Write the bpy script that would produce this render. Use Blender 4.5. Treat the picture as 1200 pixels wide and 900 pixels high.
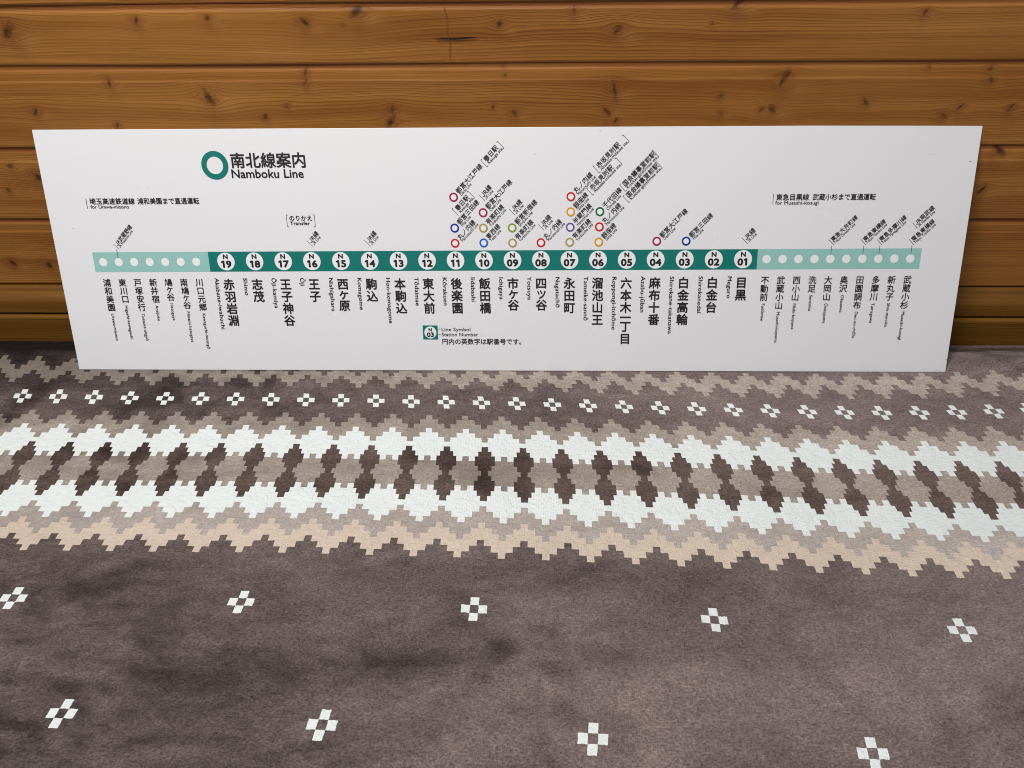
import bpy, math, random
import numpy as np
from mathutils import Vector, Matrix

S = bpy.context.scene
for o in list(bpy.data.objects):
    bpy.data.objects.remove(o)

# ---------------------------------------------------------------- camera
cam_d = bpy.data.cameras.new('camera')
cam = bpy.data.objects.new('camera', cam_d)
S.collection.objects.link(cam)
S.camera = cam
cam_d.sensor_width = 36.0
cam_d.lens = 814.309 / 1200 * 36
cam_d.shift_x = -(661.281 - 600) / 1200
cam_d.shift_y = (483.865 - 450) / 1200
cam_d.clip_start = .02
cam_d.clip_end = 50
t_, r_, y_ = math.radians(42.904), math.radians(-.99735), math.radians(2.1014)
Mz = Matrix.Rotation(y_, 3, 'Z')
fw = Mz @ Vector((0, math.cos(t_), -math.sin(t_)))
rt = Mz @ Vector((1, 0, 0))
up = Mz @ Vector((0, math.sin(t_), math.cos(t_)))
rt2 = rt * math.cos(r_) + up * math.sin(r_)
up2 = up * math.cos(r_) - rt * math.sin(r_)
CAM = Vector((.04881, -.67658, .55951))
m = Matrix((rt2, up2, -fw)).transposed().to_4x4()
m.translation = CAM
cam.matrix_world = m

# ---------------------------------------------------------------- light
W = bpy.data.worlds.new('World')
S.world = W
W.use_nodes = True
W.node_tree.nodes['Background'].inputs[0].default_value = (.80, .86, 1.0, 1)
W.node_tree.nodes['Background'].inputs[1].default_value = .26


def area(name, loc, target, size, power, col, size_y=None):
    d = bpy.data.lights.new(name, 'AREA')
    d.shape = 'RECTANGLE'
    d.size, d.size_y = size, size_y or size
    d.energy = power
    d.color = col
    o = bpy.data.objects.new(name, d)
    S.collection.objects.link(o)
    o.location = loc
    o.rotation_euler = (Vector(target) - Vector(loc)).to_track_quat('-Z', 'Y').to_euler()
    return o


area('ceiling_lamp', (-.48, -.66, 1.85), (-.05, .05, .1),  .6, 35.5, (1.0, .975, .94))
S.view_settings.view_transform = 'Standard'
S.view_settings.look = 'None'
S.view_settings.exposure = 0
S.view_settings.gamma = 1
S.render.engine = 'CYCLES'
S.cycles.filter_width = 1.0

rng = np.random.default_rng(7)


# ---------------------------------------------------------------- helpers
def noise2(x, y, seed=0):
    """smooth value noise, range about -1..1"""
    g = np.random.default_rng(seed).uniform(-1, 1, (256, 256))
    xi, yi = np.floor(x).astype(int), np.floor(y).astype(int)
    fx, fy = x - xi, y - yi
    fx, fy = fx * fx * fx * (fx * (fx * 6 - 15) + 10), fy * fy * fy * (fy * (fy * 6 - 15) + 10)
    a = g[xi % 256, yi % 256]; b = g[(xi + 1) % 256, yi % 256]
    c = g[xi % 256, (yi + 1) % 256]; d = g[(xi + 1) % 256, (yi + 1) % 256]
    return (a * (1 - fx) + b * fx) * (1 - fy) + (c * (1 - fx) + d * fx) * fy


def fbm(x, y, seed=0, octs=4):
    s = 0; a = 1; t = 0
    for i in range(octs):
        s = s + a * noise2(x * 2 ** i + 17.3 * i, y * 2 ** i + 5.1 * i, seed + i); t += a; a *= .5
    return s / t


def link(name, me, parent=None, mats=()):
    o = bpy.data.objects.new(name, me)
    S.collection.objects.link(o)
    for m_ in mats:
        if m_.name not in [x.name for x in me.materials if x]:
            me.materials.append(m_)
    if parent:
        o.parent = parent
    return o


def grid_mesh(name, X, Y, Z, smooth=True):
    ny, nx = X.shape
    me = bpy.data.meshes.new(name)
    co = np.stack([X, Y, Z], -1).reshape(-1, 3)
    i = np.arange(ny * nx).reshape(ny, nx)
    f = np.stack([i[:-1, :-1], i[:-1, 1:], i[1:, 1:], i[1:, :-1]], -1).reshape(-1, 4)
    me.vertices.add(len(co)); me.vertices.foreach_set('co', co.ravel())
    me.loops.add(f.size); me.loops.foreach_set('vertex_index', f.ravel())
    me.polygons.add(len(f)); me.polygons.foreach_set('loop_start', np.arange(len(f)) * 4)
    me.update(calc_edges=True)
    me.polygons.foreach_set('use_smooth', [smooth] * len(f))
    return me


def fattr(me, name, v):
    a = me.attributes.new(name, 'FLOAT', 'POINT')
    a.data.foreach_set('value', np.asarray(v, dtype=np.float32).ravel())


def srgb(r, g, b):
    return tuple(((c / 255) / 12.92 if c / 255 <= .04045 else ((c / 255 + .055) / 1.055) ** 2.4) for c in (r, g, b)) + (1,)


class NT:
    """tiny wrapper for building node trees by expression"""
    def __init__(s, name):
        s.m = bpy.data.materials.new(name); s.m.use_nodes = True
        s.t = s.m.node_tree; s.b = s.t.nodes['Principled BSDF']

    def put(s, sock, v):
        if isinstance(v, bpy.types.NodeSocket): s.t.links.new(v, sock)
        else: sock.default_value = v

    def M(s, op, a, b=None, c=None):
        n = s.t.nodes.new('ShaderNodeMath'); n.operation = op
        s.put(n.inputs[0], a)
        if b is not None: s.put(n.inputs[1], b)
        if c is not None: s.put(n.inputs[2], c)
        return n.outputs[0]

    def attr(s, name):
        n = s.t.nodes.new('ShaderNodeAttribute'); n.attribute_name = name
        return n.outputs['Fac']

    def xyz(s, x, y, z=0.0):
        n = s.t.nodes.new('ShaderNodeCombineXYZ')
        for i, v in enumerate((x, y, z)): s.put(n.inputs[i], v)
        return n.outputs[0]

    def obj(s):
        return s.t.nodes.new('ShaderNodeTexCoord').outputs['Object']

    def noise(s, vec, scale=1.0, detail=2.0, rough=.5, dist=0.0):
        n = s.t.nodes.new('ShaderNodeTexNoise')
        s.put(n.inputs['Vector'], vec)
        n.inputs['Scale'].default_value = scale; n.inputs['Detail'].default_value = detail
        n.inputs['Roughness'].default_value = rough; n.inputs['Distortion'].default_value = dist
        return n.outputs[0]

    def ramp(s, v, stops):
        n = s.t.nodes.new('ShaderNodeValToRGB'); s.put(n.inputs[0], v)
        e = n.color_ramp.elements
        while len(e) < len(stops): e.new(.5)
        for k, (p_, c_) in enumerate(stops):
            e[k].position = p_; e[k].color = c_ if len(c_) == 4 else tuple(c_) + (1,)
        return n.outputs[0]

    def rng(s, v, a, b, c, d):
        n = s.t.nodes.new('ShaderNodeMapRange'); s.put(n.inputs[0], v)
        for i, q in enumerate((a, b, c, d)): n.inputs[i + 1].default_value = q
        return n.outputs[0]

    def mix(s, f, a, b, mode='MIX'):
        n = s.t.nodes.new('ShaderNodeMix'); n.data_type = 'RGBA'; n.blend_type = mode
        s.put(n.inputs[0], f); s.put(n.inputs[6], a); s.put(n.inputs[7], b)
        return n.outputs[2]

    def bump(s, h, strength=1.0, dist=.001):
        n = s.t.nodes.new('ShaderNodeBump'); s.put(n.inputs['Height'], h)
        n.inputs['Strength'].default_value = strength; n.inputs['Distance'].default_value = dist
        s.t.links.new(n.outputs[0], s.b.inputs['Normal'])

    def set(s, **k):
        for a, v in k.items():
            s.put(s.b.inputs[a.replace('_', ' ')], v)


def plain(name, col, rough=.45, spec=.4):
    n = NT(name)
    # slight print unevenness so no surface is perfectly flat in tone
    v = n.noise(n.obj(), 220, 2)
    n.set(Base_Color=n.mix(n.rng(v, .3, .7, 0, .12), col, tuple(c * .8 for c in col[:3]) + (1,)), Roughness=rough)
    n.b.inputs['Specular IOR Level'].default_value = spec
    return n.m


# ---------------------------------------------------------------- wood material
def wood(name, olive=0.0):
    n = NT(name)
    gx, gz, kn, kr, sd = n.attr('gx'), n.attr('gz'), n.attr('knot'), n.attr('ring'), n.attr('seed')
    bend = n.noise(n.xyz(n.M('MULTIPLY', gx, 2.6), n.M('MULTIPLY', gz, 11.0), sd), 1, 2)
    g = n.M('ADD', gz, n.M('MULTIPLY', bend, .022))
    broad = n.noise(n.xyz(n.M('MULTIPLY', gx, 1.1), n.M('MULTIPLY', g, 70.0), sd), 1, 3, .55)
    # latewood lines: sharp thin bands of varying spacing
    ph = n.M('ADD', n.M('MULTIPLY', g, 2000.0), n.M('MULTIPLY', broad, 20.0))
    saw = n.M('SINE', ph)
    late = n.rng(saw, .1, 1.0, 0, 1)
    amp = n.rng(n.noise(n.xyz(n.M('MULTIPLY', gx, 1.4), n.M('MULTIPLY', g, 26.0), n.M('ADD', sd, 5.0)), 1, 2), .35, .65, .12, .85)
    late = n.M('MULTIPLY', late, amp)
    fine = n.noise(n.xyz(n.M('MULTIPLY', gx, 9.0), n.M('MULTIPLY', g, 520.0), sd), 1, 4, .7)
    cloud = n.noise(n.xyz(n.M('MULTIPLY', gx, 3.0), n.M('MULTIPLY', gz, 14.0), n.M('ADD', sd, 9.0)), 1, 3)
    A, B = srgb(170, 113, 45), srgb(139, 82, 24)
    if olive:
        A, B = srgb(128, 88, 20), srgb(98, 62, 10)
    c = n.mix(n.rng(broad, .34, .66, 0, 1), A, B)
    c = n.mix(n.M('MULTIPLY', late, .6), c, srgb(118, 64, 20))
    c = n.mix(n.rng(fine, .40, .68, 0, .42), c, srgb(112, 62, 22))
    c = n.mix(n.rng(cloud, .35, .7, 0, .35), c, srgb(192, 134, 70) if not olive else srgb(150, 108, 44))
    c = n.mix(n.M('MULTIPLY', n.attr('pale'), .28), c, srgb(196, 142, 76))
    c = n.mix(n.M('MULTIPLY', kr, .5), c, srgb(108, 56, 18))
    c = n.mix(n.M('MULTIPLY', n.attr('groove'), .5), c, srgb(116, 60, 24))
    c = n.mix(n.rng(kn, .05, .85, 0, .9), c, srgb(58, 29, 10))
    n.set(Base_Color=c, Roughness=n.rng(fine, .2, .8, .46, .62))
    n.b.inputs['Specular IOR Level'].default_value = .30
    n.b.inputs['Coat Weight'].default_value = .02
    n.b.inputs['Coat Roughness'].default_value = .25
    h = n.M('ADD', n.M('MULTIPLY', late, .5), n.M('MULTIPLY', fine, .6))
    h = n.M('SUBTRACT', h, n.M('MULTIPLY', kn, .6))
    n.bump(h, .5, .0008)
    return n.m


WOOD = wood('varnished_pine')
TRIM = wood('varnished_pine_trim', 1)
DARKGAP = plain('gap_shadow_wood', srgb(58, 34, 18), .8)

# ---------------------------------------------------------------- wall
WY = .1345
knots = [(-0.5716, 0.3588, 1.6), (-0.587, 0.2749, 0.8), (-0.4859, 0.3063, 0.8), (-0.3508, 0.3696, 0.8), (-0.4277, 0.3677, 0.8), (-0.378, 0.2901, 1.5), (-0.248, 0.3657, 1), (-0.1904, 0.3757, 1.3), (-0.0423, 0.3619, 0.9), (0.0824, 0.3562, 1.2), (0.0367, 0.3748, 0.7), (0.2061, 0.3806, 1.1), (0.266, 0.307, 1.6), (-0.2603, 0.3168, 0.7), (-0.2632, 0.3061, 0.7), (-0.1709, 0.2761, 0.9), (-0.1755, 0.2618, 1.3), (-0.0317, 0.2718, 0.8), (-0.0555, 0.2785, 0.5), (0.081, 0.2972, 1.2), (0.0731, 0.2733, 0.9), (0.0842, 0.2628, 0.6), (0.3973, 0.3707, 0.7), (0.4854, 0.3163, 0.7), (0.4903, 0.3041, 0.7), (0.4677, 0.2763, 0.7), (0.4512, 0.2671, 0.8), (0.2592, 0.2744, 1.1), (0.2478, 0.2744, 0.7), (0.1998, 0.2894, 0.6), (0.5294, 0.2281, 1.4), (0.529, 0.1792, 1), (-0.6541, 0.2102, 0.8), (-0.6266, 0.196, 1.1), (-0.6738, 0.1794, 0.6), (-0.7269, 0.0758, 1), (-0.678, 0.0719, 1), (0.3617, 0.2814, 0.8), (0.2025, 0.2699, 0.6), (-0.3202, 0.2681, 0.7), (-0.2917, 0.2804, 0.5), (-0.4978, 0.259, 0.7), (0.4195, 0.3183, 0.5), (0.5234, 0.2752, 0.7), (-0.0408, 0.3208, 0.35), (-0.0396, 0.3121, 0.35), (0.1808, 0.362, 0.4), (-0.2078, 0.363, 0.35)]
kr_ = random.Random(4)
for _ in range(46):   # knots beyond the part the photograph shows
    x = kr_.uniform(-1.4, 1.4); z = kr_.uniform(.0, .62)
    if abs(x) > .78 or z > .4 or (z < .25 and abs(x) < .6):
        knots.append((x, z, kr_.uniform(.5, 1.3)))

wall = bpy.data.objects.new('wooden_wall', None)
S.collection.objects.link(wall)
wall.location = (0, WY, 0)
wall['label'] = 'varnished knotty pine board wall behind the white sign'
wall['category'] = 'wall'
wall['kind'] = 'structure'


def plank_mesh(prof, seed, x0=-1.3, x1=1.3, step=.0017, grooved=True):
    """prof: list of (z, depth out of the wall); extruded along x with grain and knot fields"""
    P = np.array(prof, float)
    # densify the profile
    zz, yy = [P[0, 0]], [P[0, 1]]
    for a, b in zip(P[:-1], P[1:]):
        k = max(1, int(abs(b[0] - a[0]) / .0017))
        for i in range(1, k + 1):
            zz.append(a[0] + (b[0] - a[0]) * i / k); yy.append(a[1] + (b[1] - a[1]) * i / k)
    zz, yy = np.array(zz), np.array(yy)
    xs = np.arange(x0, x1 + step, step)
    X, Z = np.meshgrid(xs, zz); Y = np.repeat(-yy[:, None], len(xs), 1)
    Yn = Y + .0006 * fbm(X * 3 + seed, Z * 5, 11, 2)
    zl, zh = zz.min(), zz.max()
    gx, gz = X + seed * 3.1, Z.copy()
    kn = np.zeros_like(X); rg = np.zeros_like(X); pl_ = np.zeros_like(X)
    for i, (kx, kz, s) in enumerate(knots):
        if not (zl - .004 < kz < zh + .004): continue
        r = random.Random(i)
        tilt = r.choice((-1, -1, 1)) * r.uniform(.2, 1.0); R = .0046 * s
        dx, dz = X - kx, Z - kz
        # slanted spike knots as the boards show them
        ax = dx * math.cos(tilt) + dz * math.sin(tilt); az = -dx * math.sin(tilt) + dz * math.cos(tilt)
        el = r.uniform(1.2, 2.1)
        wob = 1 + .55 * fbm(X * 160 + i, Z * 160, 31 + i, 3)
        d = np.sqrt((ax * el) ** 2 + (az / (el * .95)) ** 2) * wob
        q = dx * dx * .33 + dz * dz + (R * .7) ** 2
        gz = gz - dz * (R * 1.9) ** 2 / q * .45
        kn = np.maximum(kn, np.clip(1.2 - d / R, 0, 1) * (.66 + .34 * min(s, 1.3) / 1.3) * np.clip(.95 + .6 * fbm(X * 300 + i, Z * 300, 41 + i, 2), .3, 1.1))
        halo = np.exp(-((dx / (R * 2.4)) ** 2 + (dz / (R * 1.7)) ** 2))
        tail = np.exp(-((dx / (R * 1.8)) ** 2)) * np.exp(-((dz + R * 2.2) / (R * 2.6)) ** 2) * .35
        rg = np.maximum(rg, np.clip(halo * .75 + tail, 0, 1))
        pl_ = np.maximum(pl_, min(1, s) * .8 * np.exp(-((dx - R * 2.0) / (R * 2.2)) ** 2 - ((dz + R * 1.3) / (R * 1.2)) ** 2))
    me = grid_mesh('plank', X, Yn, Z)
    fattr(me, 'gx', gx); fattr(me, 'gz', gz + seed * .37); fattr(me, 'groove', np.repeat((yy < yy.max() - .0019).astype(float)[:, None], len(xs), 1) if grooved else X * 0); fattr(me, 'knot', kn); fattr(me, 'ring', rg); fattr(me, 'pale', pl_)
    fattr(me, 'seed', np.full(X.size, seed * 2.7))
    return me


def plank(z0, z1, seed, mat=WOOD, bead=True, base=0.0):
    # lower lip, face, shallow bevelled strip under the upper groove, groove wall
    prof = [(z0, base - .0022), (z0 + .0006, base - .0008), (z0 + .0022, base)]
    if bead:
        prof += [(z1 - .0170, base), (z1 - .0166, base - .0004), (z1 - .0064, base - .0007), (z1 - .0052, base - .0014)]
    else:
        prof += [(z1 - .0062, base), (z1 - .0046, base - .0020)]
    prof += [(z1 - .0038, base - .0021), (z1, base - .0022)]
    return link('plank', plank_mesh(prof, seed), wall, (mat,))


seams = [.042, .1393, .2324, .3240, .3830, .4760, .569, .662]
for i in range(len(seams) - 1):
    plank(seams[i], seams[i + 1], i + 1, bead=(i != 3))
# backing seen in the grooves
Xb, Zb = np.meshgrid(np.array([-1.45, 1.45]), np.array([-.08, .66]))
link('backing_board', grid_mesh('backing_board', Xb, Xb * 0 + .012, Zb, False), wall, (DARKGAP,))
# base mouldings (cap with a rounded nose, then the low skirting)
cap = [(.0402, -.008), (.0402, .0045)] + [(.034 - .013 * (1 - math.cos(a)) * .9, .0045 + .0125 * math.sin(a)) for a in np.linspace(.2, 1.57, 7)] + [(.0062, .0178), (.0052, .006)]
cap = cap[::-1]
link('base_moulding', plank_mesh(cap, 21, grooved=False), wall, (TRIM,))
skirt = [(-.05, .0225), (.0005, .0225), (.0024, .0212), (.0030, .018), (.0030, -.004)]
link('skirting_board', plank_mesh(skirt, 23, grooved=False), wall, (TRIM,))
# the drying split in the upper board and its hairline stain
ck = NT('split_dark'); ck.set(Base_Color=srgb(26, 14, 8), Roughness=.9)
xs_ = np.linspace(-.1120, -.0665, 24)
hw = .0009 * np.sin(np.linspace(0, math.pi, 24)) ** .6 + .0001
zc_ = .3487 + .0012 * np.linspace(0, 1, 24) + .0002 * np.sin(np.linspace(0, 9, 24))
Xc = np.stack([xs_, xs_, xs_]); Zc = np.stack([zc_ - hw, zc_, zc_ + hw]); Yc = np.stack([xs_ * 0 - .0012, xs_ * 0 - .0009, xs_ * 0 - .0012])
link('drying_split', grid_mesh('drying_split', Xc, Yc, Zc, False), wall, (ck.m,))
hl = NT('hairline_stain'); hl.set(Base_Color=srgb(106, 62, 24), Roughness=.7)
zs_ = np.linspace(.3275, .3795, 22)
xh = -.0975 + .0010 * np.sin(zs_ * 260) + .0006 * np.sin(zs_ * 700)
link('hairline_crack', grid_mesh('hairline_crack', np.stack([xh - .00025, xh + .00025]), np.stack([zs_ * 0 - .0012] * 2), np.stack([zs_, zs_]), False), wall, (hl.m,))

# ---------------------------------------------------------------- blanket
CELL = .216242 / 30
PSI = math.radians(-1.29646)
OX, OY = -.0476906, -.3395863
MC = [(0, 0), (0, 1), (0, 2), (0, 3), (0, 4), (1, 0), (1, 1), (1, 2), (1, 3), (2, 0), (2, 1), (2, 2), (3, 0), (3, 1), (4, 0)]
SC = [0.8581, 2.0349, 0.9846, 0.3615, 0.5441, 60.1395, 0.4724, 0.1158, 0.0005, -0.0555, 0.1078, 0.1048, -0.0799, -0.5086, 0.0375]
SR = [-26.8766, 28.5261, 0.0963, -0.6272, -0.0588, 0.2309, -0.1379, 0.1415, -0.087, 1.3027, 0.1929, -0.7299, -0.4289, 0.015, -0.4434]
xs = np.arange(-1.45, 1.4501, .0042)
ys = np.arange(-1.25, .1161, .0042)
X, Y = np.meshgrid(xs, ys)
# gentle unevenness and a few creases of the soft cloth
H = .0016 * fbm(X * 5, Y * 7, 51, 3) + .0007 * fbm(X * 22, Y * 26, 61, 3)


def crease(x0, y0, x1, y1, w, h, seed):
    """a soft rounded ridge between two points, steeper on its far side"""
    global H
    L = math.hypot(x1 - x0, y1 - y0); tx, ty = (x1 - x0) / L, (y1 - y0) / L
    s = (X - x0) * tx + (Y - y0) * ty
    d = -(X - x0) * ty + (Y - y0) * tx + .010 * fbm(s * 7 + seed, s * 0, seed, 2)
    e = np.clip((s + .03) / .06, 0, 1) * np.clip((L - s + .03) / .06, 0, 1)
    e = e * e * (3 - 2 * e)
    ww = np.where(d > 0, w * .6, w * 1.5)
    H = H + 1.7 * h * e * np.exp(-(d / ww) ** 2)


crease(-.40, -.375, -.20, -.360, .010, .0022, 71)
crease(-.37, -.405, -.27, -.408, .009, .0020, 72)
crease(-.02, -.372, .10, -.392, .010, .0018, 73)
crease(.10, -.392, .20, -.405, .012, .0012, 74)
crease(.14, -.34, .20, -.43, .014, .0015, 75)
crease(-.70, -.01, -.52, -.035, .014, .0012, 76)
crease(-.60, .022, -.40, .006, .012, .0010, 77)
crease(-.34, -.018, -.10, -.024, .012, .0007, 78)
crease(-.46, -.17, -.30, -.145, .016, .0012, 79)
crease(.36, .015, .70, .035, .010, .0030, 80)
crease(.30, -.012, .46, .012, .010, .0018, 81)
crease(.50, .045, .74, .030, .010, .0030, 82)
crease(-.86, .045, -.62, .035, .012, .0035, 83)
crease(.45, -.50, .62, -.47, .016, .0020, 84)
crease(-.05, -.47, .08, -.50, .014, .0018, 85)
H = H * np.clip(np.abs(Y) / .03, .12, 1)   # pressed flat along the sign's foot
# sinks between the sheet's edge and the wall
dip = np.clip((Y - .022) / .085, 0, 1)
Z = H - .040 * dip ** 1.5
# the sign's lower edge presses a shallow line into the pile
Z = Z - .0010 * np.exp(-((Y - (X + .599) * .00483) / .006) ** 2) * ((X > -.61) & (X < .51))
cp, sp = math.cos(PSI), math.sin(PSI)
dx_, dy_ = X - OX, Y - OY
Pc = (dx_ * cp + dy_ * sp) / CELL
Qc = (-dx_ * sp + dy_ * cp) / CELL
px_, qy_ = Pc / 60, (Qc - 12) / 28
pc, qc = np.clip(px_, -1.55, 1.5), np.clip(qy_, -1.15, 1.25)
cc = sum(a * pc ** i * qc ** j for a, (i, j) in zip(SC, MC)) + (px_ - pc) * 60
rr = sum(a * pc ** i * qc ** j for a, (i, j) in zip(SR, MC)) + (qy_ - qc) * 29
cr_ = 1 - 2 * np.abs(fbm(X * 30 + Y * 8, Y * 50, 161, 3)) * 1.6
Z = Z + .0006 * cr_ * np.clip(.1 + 1.5 * fbm(X * 5 + 3, Y * 7, 171, 2) - .5 * np.tanh((X + .1) / .3), 0, 1) * (Y < -.19)
me = grid_mesh('blanket', X, Y, Z)
# how the pile was last brushed: strokes leave broad areas lying one way or the other; shade along the wall is painted in too
wx = X + .10 * fbm(X * 3, Y * 3, 91, 3); wy = Y + .05 * fbm(X * 4, Y * 4, 95, 3)
brush_shade = .62 * np.tanh((wx + .02) / .42)
brush_shade += .62 * fbm(wx * 2.2 + wy * 1.2, wy * 7.0 - wx * 1.0, 101, 4)
brush_shade += .34 * fbm(wx * 9 + wy * 5, wy * 26, 111, 3)
brush_shade -= .55 * np.exp(-((wx + .70) / .22) ** 2 - ((wy - .03) / .07) ** 2)  # painted shade where the cloth meets the wall on the left
brush_shade -= .30 * np.exp(-((wx + .05) / .10) ** 2 - ((wy + .10) / .06) ** 2)
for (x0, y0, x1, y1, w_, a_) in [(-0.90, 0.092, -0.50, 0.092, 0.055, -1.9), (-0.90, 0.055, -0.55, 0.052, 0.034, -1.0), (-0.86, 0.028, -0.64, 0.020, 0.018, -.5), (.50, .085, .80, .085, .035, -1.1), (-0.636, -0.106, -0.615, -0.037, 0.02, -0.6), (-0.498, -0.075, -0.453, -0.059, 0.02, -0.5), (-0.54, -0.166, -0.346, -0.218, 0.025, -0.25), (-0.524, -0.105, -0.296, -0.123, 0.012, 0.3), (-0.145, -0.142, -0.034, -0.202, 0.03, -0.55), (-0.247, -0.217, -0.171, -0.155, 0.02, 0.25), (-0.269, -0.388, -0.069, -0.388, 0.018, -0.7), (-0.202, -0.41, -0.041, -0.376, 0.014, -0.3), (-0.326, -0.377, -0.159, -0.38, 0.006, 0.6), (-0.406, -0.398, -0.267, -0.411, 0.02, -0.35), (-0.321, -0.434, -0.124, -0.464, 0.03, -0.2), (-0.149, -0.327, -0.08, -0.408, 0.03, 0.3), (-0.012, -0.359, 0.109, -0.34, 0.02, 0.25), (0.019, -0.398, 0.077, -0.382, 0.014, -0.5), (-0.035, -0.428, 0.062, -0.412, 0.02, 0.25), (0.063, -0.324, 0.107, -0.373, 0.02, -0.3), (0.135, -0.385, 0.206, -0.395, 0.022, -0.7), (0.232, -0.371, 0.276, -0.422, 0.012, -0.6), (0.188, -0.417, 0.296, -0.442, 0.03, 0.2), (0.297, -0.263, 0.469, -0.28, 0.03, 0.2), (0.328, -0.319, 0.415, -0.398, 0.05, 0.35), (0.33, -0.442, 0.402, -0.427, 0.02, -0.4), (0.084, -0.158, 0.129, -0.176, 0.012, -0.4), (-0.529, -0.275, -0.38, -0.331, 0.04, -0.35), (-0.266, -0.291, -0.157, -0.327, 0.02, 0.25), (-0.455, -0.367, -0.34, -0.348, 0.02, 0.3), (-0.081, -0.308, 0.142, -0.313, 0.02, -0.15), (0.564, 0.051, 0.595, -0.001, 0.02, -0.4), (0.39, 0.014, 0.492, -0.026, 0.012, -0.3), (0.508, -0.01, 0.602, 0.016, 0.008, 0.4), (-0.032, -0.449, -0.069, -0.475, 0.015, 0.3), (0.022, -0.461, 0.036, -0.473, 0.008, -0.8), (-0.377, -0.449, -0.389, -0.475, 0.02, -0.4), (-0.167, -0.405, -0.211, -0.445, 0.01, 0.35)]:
    # a hand or an object drawn over the pile, and painted shade by the wall: one edge of the stroke stays sharper
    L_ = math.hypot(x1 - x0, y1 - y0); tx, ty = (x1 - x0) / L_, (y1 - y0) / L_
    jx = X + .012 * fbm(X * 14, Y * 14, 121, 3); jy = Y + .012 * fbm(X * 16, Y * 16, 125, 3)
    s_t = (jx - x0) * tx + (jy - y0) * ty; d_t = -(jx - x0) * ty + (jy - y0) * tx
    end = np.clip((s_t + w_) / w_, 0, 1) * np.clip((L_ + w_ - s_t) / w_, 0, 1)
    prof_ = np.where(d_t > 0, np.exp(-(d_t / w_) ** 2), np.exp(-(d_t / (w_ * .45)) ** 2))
    brush_shade += (1.15 if y0 > -.2 else .5) * a_ * end * prof_
brush_shade += .26 * fbm(wx * 30 + wy * 12, wy * 62, 131, 3)
# short combed streaks left by fingers and folds
st_ = fbm(wx * 10 + wy * 34, wy * 95 - wx * 22, 141, 3)
brush_shade += .42 * np.sign(st_) * np.abs(st_) ** 1.3 * np.clip(.5 + 1.4 * fbm(X * 4, Y * 6, 151, 2), 0, 1)
brush_shade += .08
# crumpled patches: ridged relief where the pile was pushed together
rdg = 1 - 2 * np.abs(fbm(wx * 26 + wy * 6, wy * 44, 161, 3)) * 1.6
rmask = np.clip(.1 + 1.5 * fbm(X * 5 + 3, Y * 7, 171, 2) - .5 * np.tanh((X + .1) / .3), 0, 1)
brush_shade += .34 * rdg * rmask - .10 * rmask
fattr(me, 'brush_shade', brush_shade)
fattr(me, 'pc', cc); fattr(me, 'pr', rr)

n = NT('printed_velour')
ob = n.obj()
wob1 = n.M('MULTIPLY', n.M('SUBTRACT', n.noise(ob, 420, 3, .7), .5), .22)
wob2 = n.M('MULTIPLY', n.M('SUBTRACT', n.noise(ob, 380, 3, .7, .5), .5), .24)
c0, r0 = n.attr('pc'), n.attr('pr')
c = n.M('ADD', c0, wob1); r = n.M('ADD', r0, wob2)
col_i = n.M('FLOOR', n.M('ADD', c, .5))
mod6 = n.M('FLOORED_MODULO', col_i, 6.0)
k = n.M('MINIMUM', mod6, n.M('SUBTRACT', 6.0, mod6))
s_ = n.M('SUBTRACT', r, k)
t = n.M('ADD', r, k)
GT = lambda a, b: n.M('GREATER_THAN', a, b)
LT = lambda a, b: n.M('LESS_THAN', a, b)
AND = lambda a, b: n.M('MULTIPLY', a, b)
DARK, GREY, GREY2, MID = srgb(118, 103, 100), srgb(172, 160, 150), srgb(188, 177, 170), srgb(174, 161, 151)
BEIGE, WHITE, DIA = srgb(221, 203, 185), srgb(240, 247, 245), srgb(104, 87, 82)
upper = GT(r, -15.5)
col = DARK
col = n.mix(AND(GT(t, 6.0), LT(t, 9.0)), col, GREY)
col = n.mix(AND(LT(s_, -6.0), upper), col, GREY)
col = n.mix(AND(LT(s_, -9.0), upper), col, WHITE)
lower = LT(r, -15.5)
col = n.mix(AND(lower, GT(t, -22.0)), col, WHITE)
col = n.mix(AND(lower, AND(LT(t, -22.0), GT(t, -25.0))), col, GREY2)
col = n.mix(AND(lower, AND(LT(t, -25.0), GT(t, -28.0))), col, BEIGE)
# middle grey strip with its small notches
ar = n.M('ABSOLUTE', n.M('ADD', r, 15.5))
notch = n.M('MULTIPLY', GT(k, 2.5), 1.0)
col = n.mix(LT(ar, n.M('ADD', 2.5, notch)), col, MID)
# dark stepped diamonds on the columns
jr = n.M('FLOOR', n.M('ADD', ar, .5))
mn = n.M('MINIMUM', jr, n.M('SUBTRACT', 5.0, jr))
hwid = n.M('ADD', .52, n.M('MULTIPLY', .52, mn))
dcol = n.M('ABSOLUTE', n.M('SUBTRACT', c, n.M('MULTIPLY', 6.0, n.M('ROUND', n.M('DIVIDE', c, 6.0)))))
col = n.mix(AND(LT(dcol, hwid), LT(ar, 5.5)), col, DIA)


def flower(cx, ry, cell):
    a = n.M('ABSOLUTE', n.M('ROUND', n.M('DIVIDE', cx, cell)))
    b = n.M('ABSOLUTE', n.M('ROUND', n.M('DIVIDE', ry, cell)))
    return LT(n.M('ABSOLUTE', n.M('SUBTRACT', n.M('ADD', a, b), 1.0)), .1)


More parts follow.
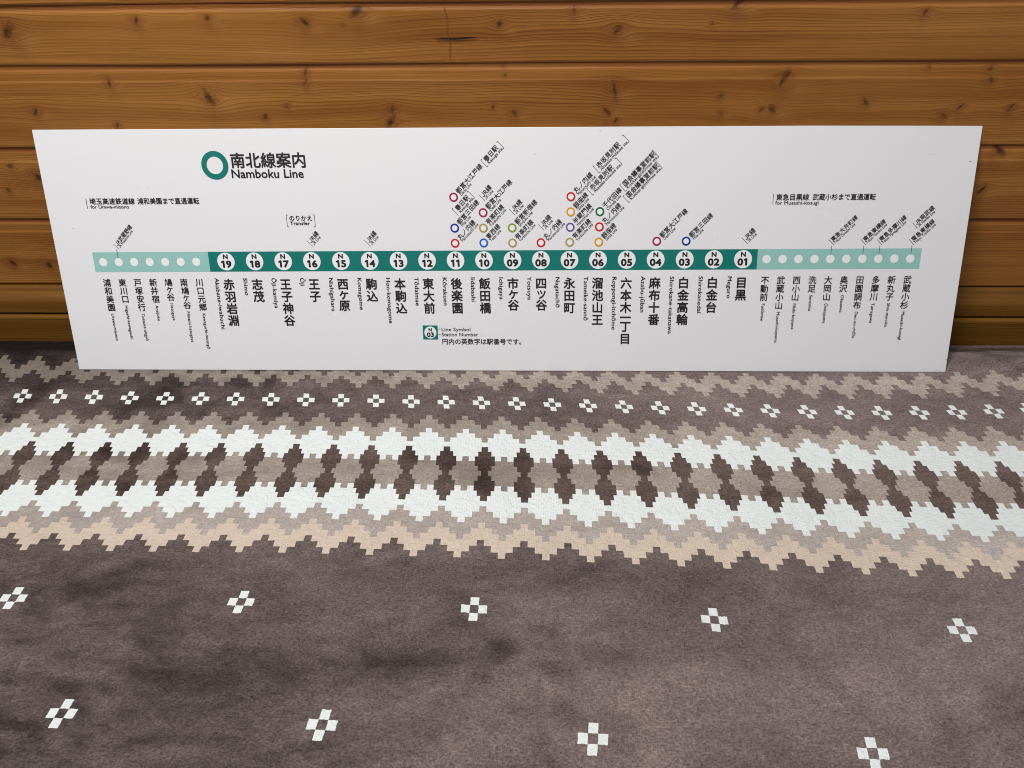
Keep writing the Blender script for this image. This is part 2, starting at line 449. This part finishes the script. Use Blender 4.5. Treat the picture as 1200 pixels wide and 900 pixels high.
cxs = n.M('SUBTRACT', c, n.M('MULTIPLY', 6.0, n.M('ROUND', n.M('DIVIDE', c, 6.0))))
col = n.mix(AND(flower(cxs, r, .97), LT(n.M('ABSOLUTE', r), 2.0)), col, WHITE)
rowi = n.M('ROUND', n.M('DIVIDE', n.M('ADD', r, 38.75), 15.0))
rl = n.M('SUBTRACT', n.M('ADD', r, 38.75), n.M('MULTIPLY', rowi, 15.0))
odd = n.M('MULTIPLY', n.M('FLOORED_MODULO', rowi, 2.0), 15.0)
cs = n.M('SUBTRACT', c, odd)
cl = n.M('SUBTRACT', cs, n.M('MULTIPLY', 30.0, n.M('ROUND', n.M('DIVIDE', cs, 30.0))))
col = n.mix(AND(flower(cl, rl, 1.10), LT(r, -32.0)), col, WHITE)
# pile: directional nap patches, fine ribs, tufts, and the painted wall shade
nap = n.noise(n.xyz(n.M('MULTIPLY', c0, .045), n.M('MULTIPLY', r0, .085)), 1, 5, .62, .9)
nap2 = n.noise(n.xyz(n.M('MULTIPLY', c0, .16), n.M('MULTIPLY', r0, .34), 4.0), 1, 4, .65, 1.4)
rib = n.M('SINE', n.M('ADD', n.M('MULTIPLY', c0, 26.0), n.M('MULTIPLY', n.noise(ob, 12, 2), 5.0)))
tuft = n.noise(n.xyz(n.M('MULTIPLY', c0, 2.6), n.M('MULTIPLY', r0, 4.6)), 1, 3, .75)
tuft2 = n.noise(n.xyz(n.M('MULTIPLY', c0, 1.0), n.M('MULTIPLY', r0, 1.7), 3.0), 1, 3, .7, .6)
nap_shade = n.M('ADD', n.M('MULTIPLY', n.rng(nap, .36, .64, 0, 1), .12), n.M('MULTIPLY', n.rng(nap2, .36, .64, 0, 1), .14))
nap_shade = n.M('ADD', nap_shade, n.M('MULTIPLY', n.rng(n.attr('brush_shade'), -.9, .9, 0, 1), .74))
dk = n.M('SUBTRACT', 1.0, GT(ar, 1e9))
shade = n.M('MULTIPLY', n.rng(nap_shade, .12, .88, .40, 1.46), n.M('MULTIPLY', n.rng(tuft, .32, .68, .48, 1.52), n.rng(tuft2, .3, .7, .78, 1.22)))
shade = n.M('MULTIPLY', shade, n.rng(n.attr('brush_shade'), -1.9, -.75, .22, 1.0))  # deepens the shade painted into the strip along the wall
shade = n.M('MULTIPLY', shade, n.rng(rib, -1, 1, .975, 1.025))
sh3 = n.t.nodes.new('ShaderNodeCombineColor')
for i_ in range(3): n.t.links.new(shade, sh3.inputs[i_])
lum = n.t.nodes.new('ShaderNodeRGBToBW'); n.put(lum.inputs[0], col)
# long pale pile shows its nap far less than the dark ground
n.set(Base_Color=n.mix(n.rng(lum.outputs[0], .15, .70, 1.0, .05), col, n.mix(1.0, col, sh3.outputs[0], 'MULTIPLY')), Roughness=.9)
n.b.inputs['Specular IOR Level'].default_value = .12
n.put(n.b.inputs['Sheen Weight'], n.rng(nap_shade, .3, .95, .0, .20))
n.b.inputs['Sheen Roughness'].default_value = .45
hgt = n.M('ADD', n.M('MULTIPLY', tuft, .6), n.M('ADD', n.M('MULTIPLY', tuft2, .9), n.M('MULTIPLY', n.noise(ob, 70, 3, .6, .8), 1.2)))
hgt = n.M('ADD', hgt, n.M('MULTIPLY', rib, .03))
n.bump(hgt, 1.0, .0026)
bl = link('blanket', me, None, (n.m,))
bl['label'] = 'brown velour blanket printed with white and beige stepped zigzags and small flowers, under the sign'
bl['category'] = 'blanket'

fl_ = NT('floor_boards_hidden'); fl_.set(Base_Color=fl_.mix(fl_.noise(fl_.obj(), 6, 4), srgb(120, 84, 50), srgb(96, 64, 36)), Roughness=.6)
Xf, Yf = np.meshgrid(np.array([-1.45, 1.45]), np.array([-1.3, WY - .023]))
fo = link('floor', grid_mesh('floor', Xf, Yf, Xf * 0 - .045, False), None, (fl_.m,))
fo['kind'] = 'structure'

# ---------------------------------------------------------------- sign board
BY = math.radians(.27693); LEAN = math.radians(26.92122)
U = Vector((math.cos(BY), math.sin(BY), 0))
V = Vector((-math.sin(LEAN) * math.sin(BY), math.sin(LEAN) * math.cos(BY), math.cos(LEAN)))
N = U.cross(V).normalized(); V = N.cross(U).normalized()
bm4 = Matrix((U, V, N)).transposed().to_4x4()
bm4.translation = Vector((-.599013, 0, 0))
board = bpy.data.objects.new('route_map_sign', None)
S.collection.objects.link(board)
board.matrix_world = bm4
board['label'] = 'long white railway line guide board with a teal station band, leaning on the wall'
board['category'] = 'sign board'

# panel: 1100 x 287 x 4 mm, rounded edges, one nicked corner
bw, bh, bt = 1.1, .28727, .0042
nb = NT('white_sheet')
obn = nb.obj()
sm_ = nb.noise(obn, 5, 4, .6)
sp_ = nb.noise(obn, 60, 3, .8)
base = nb.mix(nb.rng(sm_, .35, .7, 0, .10), srgb(227, 226, 227), srgb(210, 212, 214))
base = nb.mix(nb.rng(sp_, .70, .80, 0, .22), base, srgb(170, 168, 164))
nb.set(Base_Color=base, Roughness=nb.rng(sm_, .3, .7, .36, .5))
nb.b.inputs['Specular IOR Level'].default_value = .35
nb.bump(sm_, .12, .002)
eg = NT('sheet_edge'); eg.set(Base_Color=eg.mix(eg.noise(eg.obj(), 300, 2), srgb(206, 203, 198), srgb(150, 146, 140)), Roughness=.7)
import bmesh
b = bmesh.new()
bmesh.ops.create_cube(b, size=1)
for v in b.verts:
    v.co = Vector(((v.co.x + .5) * bw, (v.co.y + .5) * bh, (v.co.z - .5) * bt))
bmesh.ops.bevel(b, geom=b.edges[:], offset=.0006, segments=2, profile=.6, affect='EDGES')
pm = bpy.data.meshes.new('panel'); b.to_mesh(pm); b.free()
panel = link('panel', pm, board, (nb.m, eg.m))
for f in pm.polygons:
    if f.normal.z < .5: f.material_index = 1

PRN = srgb(26, 23, 25)
INK = plain('black_ink', PRN, .5)
INKS = plain('grey_ink', srgb(66, 64, 66), .5)
TEAL = plain('teal_ink', srgb(0, 114, 104), .42)
PALE = plain('pale_teal_ink', srgb(146, 194, 186), .42)
WHT = plain('white_ink', srgb(234, 235, 235), .42)
H_BAND, H_DISC, H_TXT = .00015, .0003, .00045


def vr(u):   # the print sits a fifth of a degree askew on the sheet
    return .0036 * (u - 57)


SK = math.atan(.0036)

# glyphs ----------------------------------------------------------------
_g = {}
dummy = bpy.data.curves.new('t', 'FONT')
dobj = bpy.data.objects.new('t', dummy)
S.collection.objects.link(dobj)


def conv(txt, off):
    dummy.body = txt; dummy.size = 1; dummy.offset = 0; dummy.resolution_u = 3
    dg = bpy.context.evaluated_depsgraph_get(); dg.update()
    m_ = bpy.data.meshes.new_from_object(dobj.evaluated_get(dg))
    v = np.array([x.co[:2] for x in m_.vertices], float).reshape(-1, 2)
    f = [tuple(p.vertices) for p in m_.polygons]
    bpy.data.meshes.remove(m_)
    return v, f


def glyph(ch, off):
    key = ch; off = 0
    if key in _g: return _g[key]
    if ch == ' ':
        _g[key] = (np.zeros((0, 2)), [], .30); return _g[key]
    if ch == '1':
        o_ = off
        v = np.array([(.20 - o_, 0), (.30 + o_, 0), (.30 + o_, .69), (.20, .69), (.07 - o_, .60), (.07 - o_, .51), (.20 - o_, .58)])
        _g[key] = (v, [tuple(range(7))], .44); return _g[key]
    src = {'J': '\uff2a'}.get(ch, ch)
    v, f = conv(src, off)
    if ch == 'J':
        v = v - [v[:, 0].min() - .03, 0]; adv = v[:, 0].max() + .08
    elif ord(ch) > 0x2fff:
        adv = 1.0
    else:
        v2, _ = conv(src + 'I', off); v3, _ = conv('I', off)
        adv = v2[:, 0].max() - v3[:, 0].max()
    _g[key] = (v, f, adv)
    return _g[key]


class TextMesh:
    def __init__(s): s.v = []; s.f = []; s.n = 0

    def bold(s, v, f, h, w, rx, ry):
        """ink spread: the outline laid down a few times, w millimetres apart"""
        for i, (a, b_) in enumerate(((1, 0), (-1, 0), (0, 1), (0, -1), (.7, .7), (-.7, .7), (.7, -.7), (-.7, -.7))):
            s.add(v + [w * a, w * b_], f, h + i * .000012)

    def add(s, v, f, h):
        s.v.append(np.column_stack([v / 1000.0, np.full(len(v), h)]))
        s.f += [tuple(i + s.n for i in q) for q in f]; s.n += len(v)

    def run(s, txt, u, v, size, ang=0.0, off=.012, width=None, track=0.0, sx=1.0, h=H_TXT, anchor='L', cap=None):
        """horizontal run along direction ang from baseline point (u, v), in millimetres"""
        x = 0; pts = []; fs = []
        for ch in txt:
            gv, gf, adv = glyph(ch, off)
            pts.append((gv + [x, 0]) if len(gv) else gv); fs.append(gf); x += adv + track
        k = size * sx
        if width: k = width / (x - track)
        x_off = {'L': 0, 'C': -x * k / 2, 'R': -x * k}[anchor]
        ca, sa = math.cos(ang), math.sin(ang)
        for gv, gf in zip(pts, fs):
            if not len(gv): continue
            X_ = gv[:, 0] * k + x_off; Y_ = gv[:, 1] * size
            s.bold(np.column_stack([u + X_ * ca - Y_ * sa, v + X_ * sa + Y_ * ca]), gf, h, off * size, 1, 1)
        return x * k

    def column(s, txt, u, vtop, size, pitch, small, off=.02):
        """vertical run of characters; returns where it ends"""
        v = vtop
        for ch in txt:
            gv, gf, adv = glyph(ch, off)
            if ch in 'ケヶツ':
                s.bold(np.column_stack([u + (gv[:, 0] - .5) * size * .86 + size * .02, v - small * .5 + (gv[:, 1] - .37) * size * .86]), gf, H_TXT, off * size, 1, 1)
                v -= small
            elif ch in '一丁':
                cy_ = (gv[:, 1].max() + gv[:, 1].min()) / 2
                sl = pitch * (.60 if ch == '一' else 1.0)
                s.bold(np.column_stack([u + (gv[:, 0] - .5) * size, v - sl * .5 + (gv[:, 1] - cy_) * size + (pitch - size) * .5]), gf, H_TXT, off * size, 1, 1)
                v -= sl
            else:
                s.bold(np.column_stack([u + (gv[:, 0] - .5) * size, v - size * .5 + (gv[:, 1] - .37) * size]), gf, H_TXT, off * size, 1, 1)
                v -= pitch
        return v + (pitch - size)

    def box(s, u0, v0, u1, v1, w, h=H_TXT):
        """a stroke of width w"""
        d = math.hypot(u1 - u0, v1 - v0); nx, ny = -(v1 - v0) / d * w / 2, (u1 - u0) / d * w / 2
        s.add(np.array([(u0 + nx, v0 + ny), (u0 - nx, v0 - ny), (u1 - nx, v1 - ny), (u1 + nx, v1 + ny)]), [(0, 1, 2, 3)], h)

    def build(s, name, mat, parent=None):
        me = bpy.data.meshes.new(name)
        me.from_pydata(np.vstack(s.v).tolist(), [], s.f)
        me.update()
        # face the reader
        if len(me.polygons) and sum(p.normal.z * p.area for p in me.polygons) < 0:
            me.flip_normals()
        return link(name, me, parent or board, (mat,))


def disc(name, u, v, r, mat, h, inner=0.0, seg=40, parent=None):
    a = np.linspace(0, 2 * math.pi, seg, endpoint=False)
    o = np.column_stack([u + r * np.cos(a), v + r * np.sin(a)])
    tm = TextMesh()
    if inner:
        i = np.column_stack([u + inner * np.cos(a), v + inner * np.sin(a)])
        tm.add(np.vstack([o, i]), [(k_, (k_ + 1) % seg, seg + (k_ + 1) % seg, seg + k_) for k_ in range(seg)], h)
    else:
        tm.add(o, [tuple(range(seg))], h)
    return tm.build(name, mat, parent)


def band(name, u0, u1, mat):
    tm = TextMesh()
    tm.add(np.array([(u0, 123.1 + vr(u0)), (u1, 123.1 + vr(u1)), (u1, 147.0 + vr(u1)), (u0, 147.0 + vr(u0))]), [(0, 1, 2, 3)], H_BAND)
    return tm.build(name, mat)


o = band('line_band', 45.0, 188.6, PALE); o['label'] = 'pale teal band of the through service on the left'
o = band('line_band', 188.6, 856.2, TEAL); o['label'] = 'dark teal band of the main line'
o = band('line_band', 856.2, 1050.1, PALE); o['label'] = 'pale teal band of the through service on the right'
VB = 135.15

NU = {19: 209.7, 18: 245.2, 17: 280.5, 16: 315.9, 15: 351.6, 14: 387.0, 13: 422.3, 12: 457.2, 11: 492.0, 10: 526.7, 9: 561.4, 8: 595.9, 7: 630.4, 6: 664.9, 5: 699.6, 4: 734.4, 3: 769.3, 2: 804.2, 1: 839.2}
NAMES = {19: ('赤羽岩淵', 'Akabane-iwabuchi'), 18: ('志茂', 'Shimo'), 17: ('王子神谷', 'Ōji-kamiya'), 16: ('王子', 'Ōji'), 15: ('西ケ原', 'Nishigahara'),
         14: ('駒込', 'Komagome'), 13: ('本駒込', 'Hon-komagome'), 12: ('東大前', 'Tōdaimae'), 11: ('後楽園', 'Kōrakuen'), 10: ('飯田橋', 'Iidabashi'),
         9: ('市ケ谷', 'Ichigaya'), 8: ('四ツ谷', 'Yotsuya'), 7: ('永田町', 'Nagatachō'), 6: ('溜池山王', 'Tameike-sannō'), 5: ('六本木一丁目', 'Roppongi-itchōme'),
         4: ('麻布十番', 'Azabu-jūban'), 3: ('白金高輪', 'Shirokane-takanawa'), 2: ('白金台', 'Shirokanedai'), 1: ('目黒', 'Meguro')}


KBIG = 64.0 / TextMesh().run('Akabane-iwabuchi', 0, 0, 7.2, track=.03)
KSML = 34.6 / TextMesh().run('Urawa-misono', 0, 0, 5.3, track=.03)
print('K', KBIG, KSML)


def number_mark(u, v, num, k=1.0, parent=None):
    tm = TextMesh()
    tm.run('N', u, v + 3.3 * k, 7.3 * k, SK, .055, anchor='C', sx=1.14)
    tm.run('%02d' % num, u + .2, v - 6.9 * k, 11.0 * k, SK, .052, anchor='C', sx=1.22, track=.03)
    return tm.build('station_number', INK, parent)


for q, u in NU.items():
    v = VB + vr(u) + .1
    d_ = disc('station_marker', u, v, 10.7, WHT, H_DISC)
    number_mark(u, v, q, 1.0, d_)
    tm = TextMesh()
    jp, en = NAMES[q]
    tm.column(jp, u - .2, 115.0 + vr(u) - .4, 14.3, 14.9, 11.4, .024)
    # the romanised name runs downwards on the left
    tm.run(en, u - 17.0, 115.4 + vr(u), 7.2, -math.pi / 2, .014, sx=KBIG, track=.03)
    tm.build('station_name', INK)

LU = [(56.9, '浦和美園', 'Urawa-misono'), (76.2, '東川口', 'Higashi-kawaguchi'), (95.5, '戸塚安行', 'Totsuka-angyō'), (114.9, '新井宿', 'Araijuku'),
      (134.2, '鳩ケ谷', 'Hatogaya'), (153.5, '南鳩ケ谷', 'Minami-hatogaya'), (172.9, '川口元郷', 'Kawaguchi-motogō')]
RU = [(867.2, '不動前', 'Fudōmae'), (886.3, '武蔵小山', 'Musashi-koyama'), (905.3, '西小山', 'Nishi-koyama'), (924.3, '洗足', 'Senzoku'), (943.2, '大岡山', 'Ōokayama'),
      (962.2, '奥沢', 'Okusawa'), (981.1, '田園調布', 'Den-en-chōfu'), (1000.1, '多摩川', 'Tamagawa'), (1019.0, '新丸子', 'Shin-maruko'), (1037.9, '武蔵小杉', 'Musashi-kosugi')]
for u, jp, en in LU + RU:
    disc('station_dot', u, VB + vr(u), 5.0, WHT, H_DISC, seg=28)
    tm = TextMesh()
    e = tm.column(jp, u, 115.2 + vr(u), 10.0, 10.15, 7.6, .014)
    tm.run(en, u - 1.8, e - 2.6, 5.3, -math.pi / 2, .010, sx=KSML, track=.03)
    tm.build('station_name', INK)

# heading ---------------------------------------------------------------
disc('line_symbol', 211.7, 247.0, 16.0, TEAL, H_DISC, inner=9.8, seg=64)
tm = TextMesh()
tm.run('南北線案内', 230.4, 245.5, 18.0, SK * .5, .020, width=91.0)
tm.run('Namboku Line', 229.6, 232.9, 13.6, 0, .018, width=87.0)
tm.build('heading', INK)
tm = TextMesh()
tm.box(49.6, 209.9, 49.6, 198.4, .5)
tm.run('埼玉高速鉄道線', 53.2, 203.8, 7.9, SK * .2, .014, width=55.5)
tm.run('浦和美園まで直通運転', 111.8, 203.9, 7.9, SK * .2, .014, width=75.4)
tm.run('for Urawa-misono', 53.6, 198.6, 5.6, 0, .005, width=47.2)
tm.build('through_service_note', INK)
tm = TextMesh()
tm.box(869.6, 213.2, 869.6, 201.2, .5)
tm.run('東急目黒線', 872.8, 206.3, 7.7, 0, .014, width=38.5)
tm.run('武蔵小杉まで直通運転', 915.3, 206.4, 7.7, 0, .014, width=73.5)
tm.run('for Musashi-kosugi', 872.4, 201.0, 5.6, 0, .005, width=50.8)
tm.build('through_service_note', INK)
tm = TextMesh()
tm.run('のりかえ', 293.2, 184.2, 7.0, 0, .014, width=28.5)
tm.run('Transfer', 293.8, 178.9, 5.8, 0, .018, width=24.2)
tm.build('transfer_key', INK)
for x, sg in ((290.3, 1), (324.3, -1)):
    tm = TextMesh(); tm.box(x, 190.6, x, 176.9, .5); tm.box(x, 190.6, x + 2.2 * sg, 190.6, .5); tm.box(x, 176.9, x + 2.2 * sg, 176.9, .5)
    tm.build('bracket', INKS)

# legend ------------------------------------------------------------------
tm = TextMesh()
tm.add(np.array([(447.0, 39.8), (465.8, 39.8), (465.8, 57.6), (447.0, 57.6)]), [(0, 1, 2, 3)], H_BAND)
lg = tm.build('legend_symbol', TEAL)
d_ = disc('legend_disc', 456.4, 48.7, 7.5, WHT, H_DISC, parent=lg)
tm = TextMesh()
tm.run('N', 456.4, 50.3, 5.6, 0, .05, anchor='C', sx=1.05); tm.run('03', 456.5, 43.4, 7.6, 0, .05, anchor='C', sx=1.2)
tm.build('station_number', INK, d_)
tm = TextMesh()
tm.run('Line Symbol', 470.2, 50.6, 6.1, 0, .005, width=37.0)
tm.run('Station Number', 470.2, 44.2, 6.1, 0, .005, width=46.0)
tm.run('円内の英数字は駅番号です。', 470.2, 34.4, 7.9, 0, .014, width=105.0)
tm.build('legend_text', INK)
tm = TextMesh()
tm.box(466.2, 53.2, 469.2, 53.2, .45); tm.box(466.2, 46.2, 469.2, 46.2, .45)
tm.build('legend_leader', TEAL)

# transfer lines --------------------------------------------------------------
RINGC = {}


def ring_mat(nm, rgb):
    if nm not in RINGC: RINGC[nm] = plain(nm + '_ink', srgb(*rgb), .42)
    return RINGC[nm]


OEDO, MITA, MARU, YURA, TOZAI, SHIN, GINZA, HANZ, CHIY = ('magenta', (165, 8, 66)), ('navy', (4, 40, 150)), ('red', (205, 14, 26)), ('gold', (172, 148, 84)), ('blue', (0, 92, 200)), ('lime', (128, 156, 22)), ('orange', (222, 150, 4)), ('purple', (104, 84, 156)), ('green', (16, 98, 58))
A45 = math.radians(45.4)
ca, sa = math.cos(A45), math.sin(A45)


def local(u, v, t_, n_):
    return u + t_ * ca - n_ * sa, v + t_ * sa + n_ * ca


def transfer(u, v, jp, en, ring=None, extra=None, k=1.0, bar=False, pre=None):
    """slanted two-line transfer label starting at ring centre (u, v)"""
    if ring:
        disc('transfer_ring', u, v, 5.3, ring_mat(*ring), H_DISC, inner=3.3, seg=36)
        disc('ring_centre', u, v, 3.3, WHT, H_DISC, seg=30)
    tm = TextMesh()
    x = 6.9 if ring else 3.0
    a = local(u, v, x, -1.5 * k)
    tm.run(jp, a[0], a[1], 7.15 * k, A45, .012, sx=1.0)
    a = local(u, v, x + (0.6 if ring else .2), -5.7 * k)
    tm.run(en, a[0], a[1], 4.9 * k, A45, .004, sx=.86)
    if bar:
        tm.box(*local(u, v, 1.4, 4.4 * k), *local(u, v, 1.4, -5.6 * k), .45)
    tm.build('transfer_label', INK)
    if extra:
        note(u, v, *extra)


def note(u, v, ej, ee, x, xe, nb=-1.0, lo=-5.2, hi=5.0, cut=False):
    """bracketed station name"""
    tm = TextMesh()
    a = local(u, v, x + 3.0, nb)
    tm.run(ej, a[0], a[1], 7.15, A45, .012)
    a = local(u, v, x + 3.6, nb - 4.2)
    tm.run(ee, a[0], a[1], 4.9, A45, .004, width=xe - x - 4.4)
    tm.build('station_note', INK)
    for xx, sg in ((x, 1), (xe, -1)):
        tm = TextMesh()
        p0, p1 = local(u, v, xx, hi), local(u, v, xx, lo)
        tm.box(*p0, *p1, .5)
        tm.box(*p0, *local(u, v, xx + 1.8 * sg, hi), .5)
        if not (cut and sg == 1): tm.box(*p1, *local(u, v, xx + 1.8 * sg, lo), .5)
        tm.build('bracket', INKS)


KASUGA, AKASAKA, KOKKAI = ('春日駅', 'Kasuga sta.'), ('赤坂見附駅', 'Akasaka-mitsuke sta.'), ('国会議事堂前駅', 'Kokkai-gijidōmae sta.')
transfer(493.0, 210.2, '都営大江戸線', 'Oedo Line', OEDO, KASUGA + (53.0, 82.0))
transfer(492.7, 174.9, '都営三田線', 'Mita Line', MITA)
note(492.7, 174.9, *KASUGA, 14.0, 42.5, 10.6, 6.4, 17.2, True)
transfer(492.4, 157.2, '丸ノ内線', 'Marunouchi Line', MARU)
transfer(525.2, 209.0, 'JR線', 'JR Line', bar=True)
transfer(527.5, 192.5, '都営大江戸線', 'Oedo Line', OEDO)
transfer(527.2, 174.8, '有楽町線', 'Yurakucho Line', YURA)
transfer(527.1, 157.5, '東西線', 'Tozai Line', TOZAI)
transfer(560.8, 192.6, 'JR線', 'JR Line', bar=True)
transfer(561.8, 175.0, '都営新宿線', 'Shinjuku Line', SHIN)
transfer(561.9, 157.4, '有楽町線', 'Yurakucho Line', YURA)
transfer(595.3, 175.1, 'JR線', 'JR Line', bar=True)
transfer(596.1, 157.7, '丸ノ内線', 'Marunouchi Line', MARU)
transfer(632.1, 210.5, '丸ノ内線', 'Marunouchi Line', MARU, AKASAKA + (42.2, 90.5))
transfer(631.9, 193.2, '銀座線', 'Ginza Line', GINZA, AKASAKA + (31.8, 80.0))
transfer(631.3, 175.6, '半蔵門線', 'Hanzomon Line', HANZ)
transfer(630.7, 158.2, '有楽町線', 'Yurakucho Line', YURA)
transfer(666.5, 193.4, '千代田線', 'Chiyoda Line', CHIY, KOKKAI + (37.4, 91.0))
transfer(666.1, 176.0, '丸ノ内線', 'Marunouchi Line', MARU, KOKKAI + (44.0, 98.0))
transfer(665.6, 158.3, '銀座線', 'Ginza Line', GINZA)
transfer(735.0, 159.2, '都営大江戸線', 'Oedo Line', OEDO)
transfer(770.0, 159.3, '都営三田線', 'Mita Line', MITA)
for u, v in ((314.1, 156.6), (384.6, 156.7), (838.1, 159.2)):
    transfer(u, v, 'JR線', 'JR Line', bar=True)
transfer(75.2, 153.2, 'JR武蔵野線', 'JR Musashino Line', k=.86, bar=True)
for u, jp, en in ((943.2, '東急大井町線', 'Tokyu Oimachi Line'), (981.1, '東急東横線', 'Tokyu Toyoko Line'), (1000.1, '東急多摩川線', 'Tokyu Tamagawa Line'), (1037.9, '東急東横線', 'Tokyu Toyoko Line')):
    transfer(u - 2.3, 157.2, jp, en, k=.90, bar=True)
transfer(1037.0, 176.2, 'JR南武線', 'JR Nambu Line', k=.90, bar=True)
for u in (76.4, 943.2, 981.1, 1000.1, 1037.9):
    tm = TextMesh(); tm.box(u, VB + vr(u) + 4.6, u, 150.6 + vr(u), .55, H_TXT); tm.build('leader_line', INKS)

# small blemishes on the sheet: chips at the rim and a rub mark
chip = plain('chip_grey', srgb(120, 118, 116), .8)
for (u, v, r) in ((1099.0, 15.5, 1.6), (1093, .9, .9), (1086, .7, .7), (27, 175, 1.0), (1092, 248, 1.2), (7, 187, .9)):
    tm = TextMesh(); rr_ = random.Random(int(u))
    a = np.linspace(0, 2 * math.pi, 9, endpoint=False)
    rad = np.array([r * rr_.uniform(.45, 1) for _ in a])
    tm.add(np.column_stack([np.clip(u + rad * np.cos(a), .7, 1099.3), np.clip(v + rad * np.sin(a) * .6, .7, 286.5)]), [tuple(range(9))], .00005)
    tm.build('chip_mark', chip)
mark = plain('rub_grey', srgb(198, 200, 200), .6)
for (u, v, l, a_, w) in ((150, 62, 7, -.1, .5), (146, 34, 2.2, 1.2, .5), (905, 68, 3.5, -1.1, .5), (889, 60, 1.8, 0, .8), (905, 75, 9, -.25, .3), (660, 46, 4, .8, .35), (1040, 255, 12, .1, .3), (112, 222, 5, 0, .5), (124, 222, 4, .1, .4), (330, 70, 6, .5, .3), (590, 258, 1.4, 0, 1.2), (665, 283, 1.6, 0, 1.4)):
    tm = TextMesh(); tm.box(u, v, u + l * math.cos(a_), v + l * math.sin(a_), w, .00005); tm.build('scuff_mark', mark)

bpy.data.objects.remove(dobj)
